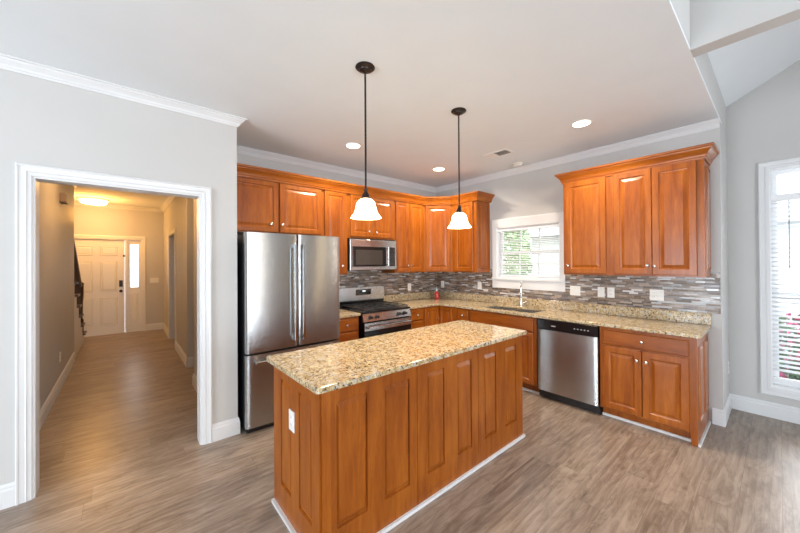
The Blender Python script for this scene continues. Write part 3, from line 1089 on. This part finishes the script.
MB().box(.704, .004, 0, .718, .612, .022).build('shoe_moulding', M_TRIM, rb)

# ------------------------------------------------------------------ worktops
EDG = .004


def slab(name, label, mbs, bevel=EDG):
    o = mbs.build(name, M_GRAN, bevel=bevel)
    return tag(o, label, 'worktop')


CT, CB = .910, .8805
CF = BF - .030
CXF = BX - .030
slab('worktop', 'short piece of granite worktop between refrigerator and stove', MB().box(1.746, CF, CB, 2.130, YW - .010, CT))
SKX0, SKX1, SKY0, SKY1 = 3.600, 4.010, 1.865, 2.610
mbw = MB()
# one L-shaped slab with the sink cut-out, as a grid of quads joined at shared corners
xs = [2.922, CXF, SKX0, SKX1, XB - .0095]
ys = [.412, SKY0, SKY1, CF, YW - .0095]


def Lmesh():
    bm = MB()
    solid = set()
    for i in range(4):
        for j in range(4):
            if i == 0 and j < 3: continue
            if i == 2 and j == 1: continue
            solid.add((i, j))
    idx = {}

    def vid(i, j, top):
        k = (i, j, top)
        if k not in idx:
            idx[k] = len(bm.v)
            bm.v.append((xs[i], ys[j], CT if top else CB))
        return idx[k]
    for (i, j) in solid:
        bm.f.append((vid(i, j, 1), vid(i + 1, j, 1), vid(i + 1, j + 1, 1), vid(i, j + 1, 1)))
        bm.f.append((vid(i, j, 0), vid(i, j + 1, 0), vid(i + 1, j + 1, 0), vid(i + 1, j, 0)))
        for (di, dj, a, b) in ((-1, 0, (0, 0), (0, 1)), (1, 0, (1, 1), (1, 0)), (0, -1, (1, 0), (0, 0)), (0, 1, (0, 1), (1, 1))):
            if (i + di, j + dj) not in solid:
                A = (i + a[0], j + a[1]); B = (i + b[0], j + b[1])
                bm.f.append((vid(*A, 0), vid(*B, 0), vid(*B, 1), vid(*A, 1)))
    return bm


slab('worktop', 'L-shaped granite worktop along the sink wall and round the corner', Lmesh())
up = MB().box(2.922, YW - .030, CT + .0005, XB - .030, YW - TI - .0005, 1.016)
tag(up.build('granite_upstand', M_GRAN, bevel=.002), 'low granite upstand on the fridge wall right of the stove', 'backsplash')
up = MB().box(XB - .030, .412, CT + .0005, XB - TI - .0005, YW - TI - .0005, 1.016)
tag(up.build('granite_upstand', M_GRAN, bevel=.002), 'long low granite upstand along the sink wall', 'backsplash')

# ------------------------------------------------------------------ island
isl = thing('kitchen_island', 'stained wooden kitchen island with raised panels and granite top', 'kitchen island', (.733, 1.463, 0))
IW, ID = 2.612 - .733, 2.087 - 1.463
MB().box(.002, .002, 0, IW - .002, ID, CB).build('carcass', M_WOODV, isl)
IP = [(0, 0), (0, .0005), (.002, .0005), (.010, -.007), (.016, -.007), (.034, .0015)]
RPI = [(0, -.006), (.020, .0)]


def panel_board(name, parent, x0, x1, z0, z1, ops, th=.014, turn=None, label=None):
    """a board with raised panels set into openings; faces -Y"""
    m = MB()
    xsb = [x0] + [v for o in ops for v in (o[0], o[1])] + [x1]
    za, zb = ops[0][2], ops[0][3]
    for i in range(0, len(xsb) - 1, 2):
        m.box(xsb[i], -th, z0, xsb[i + 1], 0, z1)
    for o in ops:
        m.box(o[0], -th, z0, o[1], 0, za)
        m.box(o[0], -th, zb, o[1], 0, z1)
        m.rings(o[0], o[1], za, zb, [(0, th), (.003, th - .012), (.008, th - .013), (.034, th - .001)], sides=(.45, .45, 1, 1))
    if turn:
        m.v = [turn(*v) for v in m.v]
    return m.build(name, M_WOODV, parent)


secs = [(-.002, .631), (.635, 1.250), (1.254, IW)]
ops = [[(.076, .264), (.382, .570)], [(.723, .881), (1.015, 1.174)], [(1.330, 1.485), (1.620, 1.781)]]
for (x0, x1), op in zip(secs, ops):
    panel_board('front_panel', isl, x0, x1, .0, CB - .001, [(a, b, .168, .806) for a, b in op])
panel_board('end_panel', isl, 0, ID, 0, CB - .001, [(.085, .240, .168, .806), (.350, .505, .168, .806)],
            turn=lambda x, y, z: (.0015 + y + .0, ID - x if False else x, z))
MB().box(-.004, -.0145, 0, .044, -.0121, CB - .001).build('corner_post', M_WOODV, isl, bevel=.001)
sh = MB().box(-.030, -.030, 0, IW + .014, -.0147, .020).box(-.030, -.0147, 0, -.0117, ID, .020).box(IW, -.0147, 0, IW + .014, ID, .020)
sh.build('shoe_moulding', M_TRIM, isl)
# granite top with eased corners
tx0, tx1, ty0, ty1 = .687 - .733, 2.642 - .733, 1.416 - 1.463, 2.134 - 1.463
pts = []
for cx, cy, a0 in ((tx0 + .02, ty0 + .02, PI), (tx1 - .02, ty0 + .02, 1.5 * PI), (tx1 - .02, ty1 - .02, 0), (tx0 + .02, ty1 - .02, .5 * PI)):
    for k_ in range(5):
        a = a0 + k_ * PI / 8
        pts.append((cx + .02 * math.cos(a), cy + .02 * math.sin(a)))
MB().prism(pts, CB, .912).build('granite_top', M_GRAN, isl, bevel=.004)


# ------------------------------------------------------------------ refrigerator
def bowed(x0, x1, z0, z1, yb, yf, bow, n=14, edge=.012):
    """door slab, front bowed outwards (towards -Y)"""
    m = MB()
    pts = [(x0, yb)]
    for i in range(n + 1):
        t_ = i / n
        x = x0 + (x1 - x0) * t_
        y = yf - bow * (1 - (2 * t_ - 1) ** 2)
        if i == 0: pts.append((x, y + edge)); pts.append((x + edge * .3, y + edge * .3)); x += edge; 
        if i == n: x -= edge
        pts.append((x, y - 0))
        if i == n: pts.append((x1 - edge * .3, y + edge * .3)); pts.append((x1, y + edge))
    pts.append((x1, yb))
    m.prism([(a, b) for a, b in pts][::-1], z0, z1)
    return m


fr = thing('refrigerator', 'stainless steel french-door refrigerator with bottom freezer', 'refrigerator', (.805, 3.016, 0))
FW = .932
MB().box(0.002, .075, .02, FW - .002, .80, 1.765).box(.03, .03, .02, FW - .03, .075, 1.74).build('body', M_BLKMAT, fr)
gx = 1.276 - .805
dl_ = bowed(0, gx - .003, .712, 1.782, .070, .006, .008).build('door', M_STEEL, fr, smooth=True)
dr_ = bowed(gx + .003, FW, .712, 1.782, .070, .006, .008).build('door', M_STEEL, fr, smooth=True)
fz = bowed(0, FW, .055, .694, .070, .006, .010).build('freezer_drawer', M_STEEL, fr, smooth=True)


def bar_handle(parent, p0, p1, out, r=.013):
    """flat bar handle on two feet"""
    p0, p1 = Vector(p0), Vector(p1)
    m = MB()
    o = Vector((0, -out, 0))
    if abs(p1.z - p0.z) > .1:
        m.box(p0.x - r, p0.y - out - .011, p0.z, p0.x + r, p0.y - out + .011, p1.z)
        for z in (p0.z, p1.z - .045):
            m.box(p0.x - r, p0.y - out, z, p0.x + r, p0.y, z + .045)
    else:
        m.box(p0.x, p0.y - out - .011, p0.z - r, p1.x, p0.y - out + .011, p0.z + r)
        for x in (p0.x, p1.x - .045):
            m.box(x, p0.y - out, p0.z - r, x + .045, p0.y, p0.z + r)
    return m.build('handle', M_STEELH, parent, bevel=.005)


bar_handle(dl_, (gx - .040, .0, .775), (gx - .040, .0, 1.690), .045)
bar_handle(dr_, (gx + .040, .0, .775), (gx + .040, .0, 1.690), .045)
bar_handle(fz, (.065, -.004, .630), (FW - .065, -.004, .630), .045)
for hx in (.02, FW - .10):
    MB().box(hx, .030, 1.7655, hx + .08, .12, 1.787).build('hinge_cover', M_BLKMAT, fr)
MB().box(.02, .05, .0, FW - .02, .075, .052).build('toe_grille', M_BLKMAT, fr)

# ------------------------------------------------------------------ stove
rg = thing('gas_stove', 'stainless and black gas stove with four burners under the microwave', 'stove', (2.158, 3.200, 0))
RW = .757
MB().box(.001, .045, .03, RW - .001, .660, .895).build('body', M_BLACK, rg, bevel=.003)
ckt = MB().box(-.000, .010, .895, RW, .640, .915).build('cooktop', M_BLACK, rg, bevel=.006)
# slanted control panel
mpn = MB()
mpn.v = [(0, .0, .800), (RW, .0, .800), (RW, .045, .800), (0, .045, .800), (0, .028, .893), (RW, .028, .893), (RW, .045, .893), (0, .045, .893)]
mpn.f = [(0, 3, 2, 1), (4, 5, 6, 7), (0, 1, 5, 4), (1, 2, 6, 5), (2, 3, 7, 6), (3, 0, 4, 7)]
cp = mpn.build('control_panel', M_STEELH, rg)
for x in (.105, .200, .555, .650):
    MB().lathe([(.024, .012), (.024, .004), (.019, -.002), (.017, -.024), (.012, -.026)], (x, .0, .846), 'Y', 18).build('knob', M_BLKMAT, cp, smooth=True)
dr = MB().box(.004, -.005, .200, RW - .004, .044, .785).build('oven_door', M_BLACK, rg, bevel=.004)
MB().box(.004, -.012, .690, RW - .004, -.0055, .782).build('door_trim', M_STEELH, dr, bevel=.003)
bh = MB().box(.030, -.060, .718, RW - .030, -.036, .752)
bh.box(.035, -.036, .720, .075, -.012, .750).box(RW - .075, -.036, .720, RW - .035, -.012, .750)
bh.build('handle', M_STEELH, dr, bevel=.008)
MB().box(.11, -.0075, .330, RW - .11, -.0052, .620).build('oven_window', M_DGLASS, dr)
MB().box(.004, .0, .045, RW - .004, .044, .190).build('warming_drawer', M_STEELH, rg, bevel=.003)
# backguard with rounded shoulders
bgp = []
for cx, a0 in ((.05, PI), (RW - .05, .5 * PI)):
    for k_ in range(7):
        a = a0 - k_ * PI / 12
        bgp.append((cx + .05 * math.cos(a), 1.120 + .05 * math.sin(a)))
bgp = [(0, .985)] + bgp + [(RW, .985)]
mbg = MB()
n_ = len(bgp)
mbg.v = [(x, .585, z) for x, z in bgp] + [(x, .655, z) for x, z in bgp]
mbg.f = [tuple(range(n_)), tuple(range(n_, 2 * n_))[::-1]] + [(i, (i + 1) % n_, n_ + (i + 1) % n_, n_ + i) for i in range(n_)]
bgo = mbg.build('backguard', M_STEELH, rg, bevel=.003)
MB().box(.0, .600, .915, RW, .655, .984).build('backguard_base', M_BLACK, rg)
dp = MB().box(.265, .580, 1.058, .515, .5848, 1.138).build('clock_panel', M_DGLASS, bgo)
dg = MB()
for x in (.372, .384, .398, .410):
    dg.box(x, .5785, 1.105, x + .008, .5798, 1.120)
dg.build('clock_digits', M_DISP, bgo)
# burners and grates
for cx, cy in ((.19, .17), (.19, .46), (.57, .17), (.57, .46)):
    MB().lathe([(.055, .915), (.050, .922), (.036, .924), (.036, .932), (.030, .935)], (cx, cy, 0), 'Z', 20).build('burner', M_IRON, rg, smooth=True)
for gx0 in (.03, .395):
    g_ = MB()
    gx1 = gx0 + .332
    H0, H1 = .936, .948
    for y in (.045, .170, .315, .460, .585):
        g_.box(gx0, y - .006, H0, gx1, y + .006, H1)
    for x in (gx0, gx0 + .16, gx1 - .012):
        g_.box(x, .040, H0, x + .012, .590, H1)
    for x in (gx0, gx1 - .012):
        for y in (.045, .315, .585):
            g_.box(x, y - .006, .915, x + .012, y + .006, H0)
    g_.build('burner_grate', M_IRON, rg, bevel=.002)

# ------------------------------------------------------------------ microwave
mw = thing('microwave_oven', 'stainless over-the-range microwave with dark window', 'microwave', (2.154, 3.490, 1.412))
MW, MH = .755, .396
MB().box(.004, .030, 0, MW - .004, .383, MH + .014).build('body', M_BLKMAT, mw)
MB().box(0, .0, .002, MW, .029, MH).build('front_frame', M_STEELH, mw, bevel=.004)
md_ = MB().box(.035, -.010, .045, .560, -.0003, .305).build('door', M_BLACK, mw, bevel=.003)
MB().box(.075, -.0115, .070, .500, -.0102, .262).build('window', M_MESHW, md_)
hd = MB().box(.572, -.044, .045, .598, -.028, .308)
hd.box(.574, -.028, .055, .596, -.0003, .080).box(.574, -.028, .270, .596, -.0003, .295)
hd.build('handle', M_STEELH, md_, bevel=.004)
ctl = MB().box(.612, -.006, .045, .722, -.0003, .305).build('control_panel', M_DGLASS, mw)
kk = MB()
for i in range(3):
    for j in range(5):
        kk.box(.624 + i * .032, -.0075, .070 + j * .032, .646 + i * .032, -.0062, .088 + j * .032)
kk.build('keypad', simple('keypad_grey', (.045, .05, .055), .35), ctl)
MB().box(.10, .06, -.006, .66, .30, -.0005).build('vent_filter', M_BLKMAT, mw)

# ------------------------------------------------------------------ dishwasher
dw = thing('dishwasher', 'stainless dishwasher with black control strip', 'dishwasher', (BX - .020, 1.757, 0), HB)
DW = .604
MB().box(.002, .030, .02, DW - .002, .590, .872).build('body', M_BLKMAT, dw)
bowed(0, DW, .095, .762, .028, .0, .007, edge=.006).build('door', M_STEEL, dw, smooth=True)
cpn = MB().box(.0, -.003, .766, DW, .028, .873).build('control_strip', M_BLACK, dw, bevel=.004)
bt = MB()
for i in range(5):
    bt.box(.385 + i * .032, -.0045, .812, .397 + i * .032, -.0031, .822)
bt.box(.155, -.0045, .808, .200, -.0031, .818)
bt.build('buttons', simple('button_grey', (.45, .45, .45), .4), cpn)
MB().box(.02, .070, .0, DW - .02, .080, .092).build('toe_plate', M_BLKMAT, dw)

# ------------------------------------------------------------------ sink, faucet, soap
sk = thing('kitchen_sink', 'double-bowl stainless sink set under the worktop', 'sink', (SKX0, SKY0, CB))
for y0, y1 in ((.0, .362), (.383, .745)):
    bw = MB()
    x0, x1, zt_, zb_ = 0, .410, -.0005, -.19
    P_ = [(-.010, zt_), (.004, zt_ - .0), (.010, zb_ + .03), (.035, zb_)]
    b0 = len(bw.v)
    for ins, z in P_:
        bw.v += [(x0 + ins, y0 + ins, z), (x1 - ins, y0 + ins, z), (x1 - ins, y1 - ins, z), (x0 + ins, y1 - ins, z)]
    for i in range(3):
        for k_ in range(4):
            k2 = (k_ + 1) % 4
            bw.f.append((b0 + i * 4 + k_, b0 + i * 4 + k2, b0 + i * 4 + 4 + k2, b0 + i * 4 + 4 + k_))
    bw.f.append((b0 + 12, b0 + 13, b0 + 14, b0 + 15))
    bo = bw.build('bowl', simple('sink_steel', (.72, .72, .72), .22, 1.0), sk)
    MB().lathe([(.040, zb_ + .001), (.040, zb_ + .004), (.03, zb_ + .004)], (.205, (y0 + y1) / 2, 0), 'Z', 18).build('drain', M_CHROME, bo)
fc = thing('kitchen_faucet', 'tall chrome gooseneck faucet behind the sink', 'faucet', (4.062, 2.262, CT), .51)
MB().lathe([(.026, 0), (.026, .008), (.019, .014), (.017, .075), (.014, .085)], n=18).build('base', M_CHROME, fc, smooth=True)
pth = [(0, 0, .08), (0, 0, .255)]
for k_ in range(1, 11):
    a = PI * k_ / 10
    pth.append((-.080 + .080 * math.cos(a), 0, .255 + .080 * math.sin(a)))
pth.append((-.162, 0, .190))
MB().tube(pth, .0115, 12).build('spout', M_CHROME, fc, smooth=True)
MB().tube([(0, -.015, .045), (0, -.055, .055), (-.01, -.085, .085)], [.010, .008, .006], 10).build('lever', M_CHROME, fc, smooth=True)
sb = thing('soap_bottle', 'small red dish soap bottle with white cap in the worktop corner', 'bottle', (3.90, 3.655, CT))
MB().lathe([(.030, 0), (.036, .006), (.037, .075), (.034, .100), (.018, .122), (.012, .126)], n=20).build('bottle_body', M_RED, sb, smooth=True)
MB().lathe([(.014, .127), (.014, .150), (.007, .154), (.007, .180), (.004, .190)], n=16).build('cap', M_PLATE, sb, smooth=True)


# ------------------------------------------------------------------ pendants
def pendant(label, x, y, first=None):
    if first:
        r = copy_thing(first, (x, y, ZC), 0, label)
    else:
        r = thing('pendant_light', label, 'pendant light', (x, y, ZC), 0, None)
        MB().lathe([(.062, 0), (.064, -.006), (.055, -.014), (.040, -.018), (.037, -.026), (.018, -.032), (.008, -.040)], n=28).build('canopy', M_BRONZE, r, smooth=True)
        MB().cyl(.0065, (0, 0, -.035), (0, 0, -.800), 12).build('rod', M_BRONZE, r, smooth=True)
        MB().lathe([(.008, -.800), (.015, -.806), (.011, -.820), (.018, -.830), (.026, -.848), (.031, -.868), (.028, -.874)], n=20).build('fitter', M_BRONZE, r, smooth=True)
        sh_ = MB().lathe([(.030, -.868), (.044, -.876), (.058, -.893), (.064, -.915), (.069, -.940), (.079, -.965), (.093, -.983), (.101, -.992),
                          (.096, -.992), (.075, -.967), (.065, -.940), (.060, -.915), (.054, -.895), (.040, -.880), (.026, -.873)], n=36, cap=False)
        sh_.build('shade', M_SHADE, r, smooth=True)
    return r


pd = pendant('nearer pendant light with white bell glass, in front of the refrigerator side', 1.206, 1.757)
pendant('farther pendant light with white bell glass, over the right end of the island', 2.160, 1.757, pd)
for x in (1.206, 2.160):
    lamp('pendant_bulb', 'SPOT', (x, 1.757, ZC - .96), 18, (1.0, .74, .45), .05, math.radians(150), .8)

# ------------------------------------------------------------------ recessed lights, vent, detector
rl_ = thing('recessed_light', 'recessed ceiling light left of the nearer pendant rod', 'ceiling light', (1.910, 3.025, ZC), 0)
MB().lathe([(.093, -.0005), (.093, -.004), (.080, -.007), (.072, -.003), (.072, -.0008)], n=32, cap=False).build('trim_ring', M_PLATE, rl_, smooth=True)
MB().lathe([(.072, -.0012), (.070, -.0030), (.0, -.0034)], n=32, cap=False).build('lens', M_CAN, rl_)
copy_thing(rl_, (3.298, 3.035, ZC), 0, 'recessed ceiling light between the two pendant rods, nearest the corner')
copy_thing(rl_, (3.241, 1.187, ZC), 0, 'recessed ceiling light at the right, above the dishwasher side')
for x, y in ((1.91, 3.025), (3.298, 3.035), (3.241, 1.187)):
    lamp('downlight_beam', 'SPOT', (x, y, ZC - .02), 112, (1.0, .85, .68), .07, math.radians(164), .7)
vt = thing('ceiling_vent', 'small dark-slotted air vent on the kitchen ceiling', 'air vent', (3.376, 2.150, ZC - .0003), 0)
MB().box(-.09, -.16, -.006, .09, .16, 0).build('frame', M_PLATE, vt, bevel=.002)
v_ = MB()
for i in range(6):
    v_.box(-.065 + i * .022, -.13, -.0075, -.054 + i * .022, .02, -.0062)
v_.build('slats', M_SLOT, vt)
sd = thing('smoke_detector', 'round unlit white fitting on the ceiling near the sink wall', 'ceiling fitting', (3.93, 2.215, ZC - .0003), 0)
MB().lathe([(.075, 0), (.075, -.012), (.066, -.020)], n=28).build('base', simple('aged_white', (.62, .56, .47), .5), sd, smooth=True)
MB().lathe([(.058, -.0201), (.052, -.030), (.0, -.032)], n=28, cap=False).build('cover', M_PLATE, sd, smooth=True)

# ------------------------------------------------------------------ outdoors
struct('ground', MB().box(4.9, -14, -.45, 30, 18, -.35), M_GRASS)
nh = thing('neighbour_house', 'white house with pale gable roof outside the sink window', 'house', (10.2, 4.2, -.35))
MB().box(0, -9.5, 0, 6, 1.1, 2.75).build('walls', M_SIDING, nh)
rf = MB()
rf.prism([(-.35, -.1), (6.35, -.1), (3.0, 2.4)], -9.9, 1.4)
rf.v = [(x, z, y + 2.75) for x, y, z in rf.v]
rf.build('roof', M_ROOF, nh)
for yy in (-1.0, -3.4, -6.2):
    wm = MB().box(-.03, yy, 1.0, 0, yy + .9, 2.3).build('window', simple('far_window', (.35, .42, .48), .1), nh)


def shrub(name, label, cat, loc, rx, rz, n, mat, seed, flowers=None):
    rnd = random.Random(seed)
    t_ = thing(name, label, cat, loc)
    m = MB()

    def leafcloud(m, n, s, rr=1.0, lo=0):
        for _ in range(n):
            a = rnd.uniform(0, 2 * PI); c = rnd.uniform(-1 if lo == 0 else lo, 1); r = rr * rnd.uniform(.72, 1.0)
            q_ = math.sqrt(1 - c * c)
            p = Vector((rx * r * q_ * math.cos(a), rx * r * q_ * math.sin(a), rz + rz * r * c))
            d1_ = Vector((rnd.uniform(-1, 1), rnd.uniform(-1, 1), rnd.uniform(-1, 1))).normalized() * s
            d2_ = d1_.cross(Vector((rnd.uniform(-1, 1), rnd.uniform(-1, 1), rnd.uniform(-1, 1)))).normalized() * s * .6
            m.face([p - d1_, p + d2_, p + d1_, p - d2_])
    leafcloud(m, n, .085 if rx > .6 else .05)
    m.build('foliage', mat, t_)
    MB().tube([(0, 0, 0), (.02, 0, rz)], [.05, .02], 6).build('stem', M_TREAD, t_)
    if flowers:
        m2 = MB()
        leafcloud(m2, flowers, .05, 1.06, .0)
        m2.build('blossom', M_PINK, t_)
    return t_


shrub('tree', 'leafy green tree seen through the left half of the sink window', 'tree', (8.2, 5.55, -.35), 1.15, 1.95, 6500, M_LEAF, 3)
shrub('flowering_shrub', 'pink flowering shrub seen low through the tall nook window', 'shrub', (7.0, -.20, -.35), .55, .55, 1500, M_LEAF2, 4, 700)
shrub('flowering_shrub', 'pink flowering shrub at the right edge, behind its neighbour', 'shrub', (7.6, -1.75, -.35), .62, .58, 1500, M_LEAF2, 5, 700)

# ------------------------------------------------------------------ repeats share a group
GROUPS = {'recessed_light': 'recessed lights in the kitchen ceiling', 'pendant_light': 'pendant lights over the island',
          'wall_cabinet': 'stained wooden wall cabinets', 'base_cabinet': 'stained wooden base cabinets',
          'wall_outlet': 'white wall outlets', 'light_switch': 'white light switches',
          'flowering_shrub': 'pink flowering shrubs outside the nook', 'cabinet_crown': 'cabinet crown mouldings',
          'granite_upstand': 'granite upstands', 'worktop': 'granite worktops', 'window_blind': 'white slatted window blinds',
          'ceiling_light': 'flush ceiling lights of the hall', 'corner_cabinet': 'corner cabinets of the kitchen'}
for o in COL.objects:
    if o.parent is None and 'label' in o and o.get('kind') is None:
        g = GROUPS.get(o.name.split('.')[0])
        if g:
            o['group'] = g
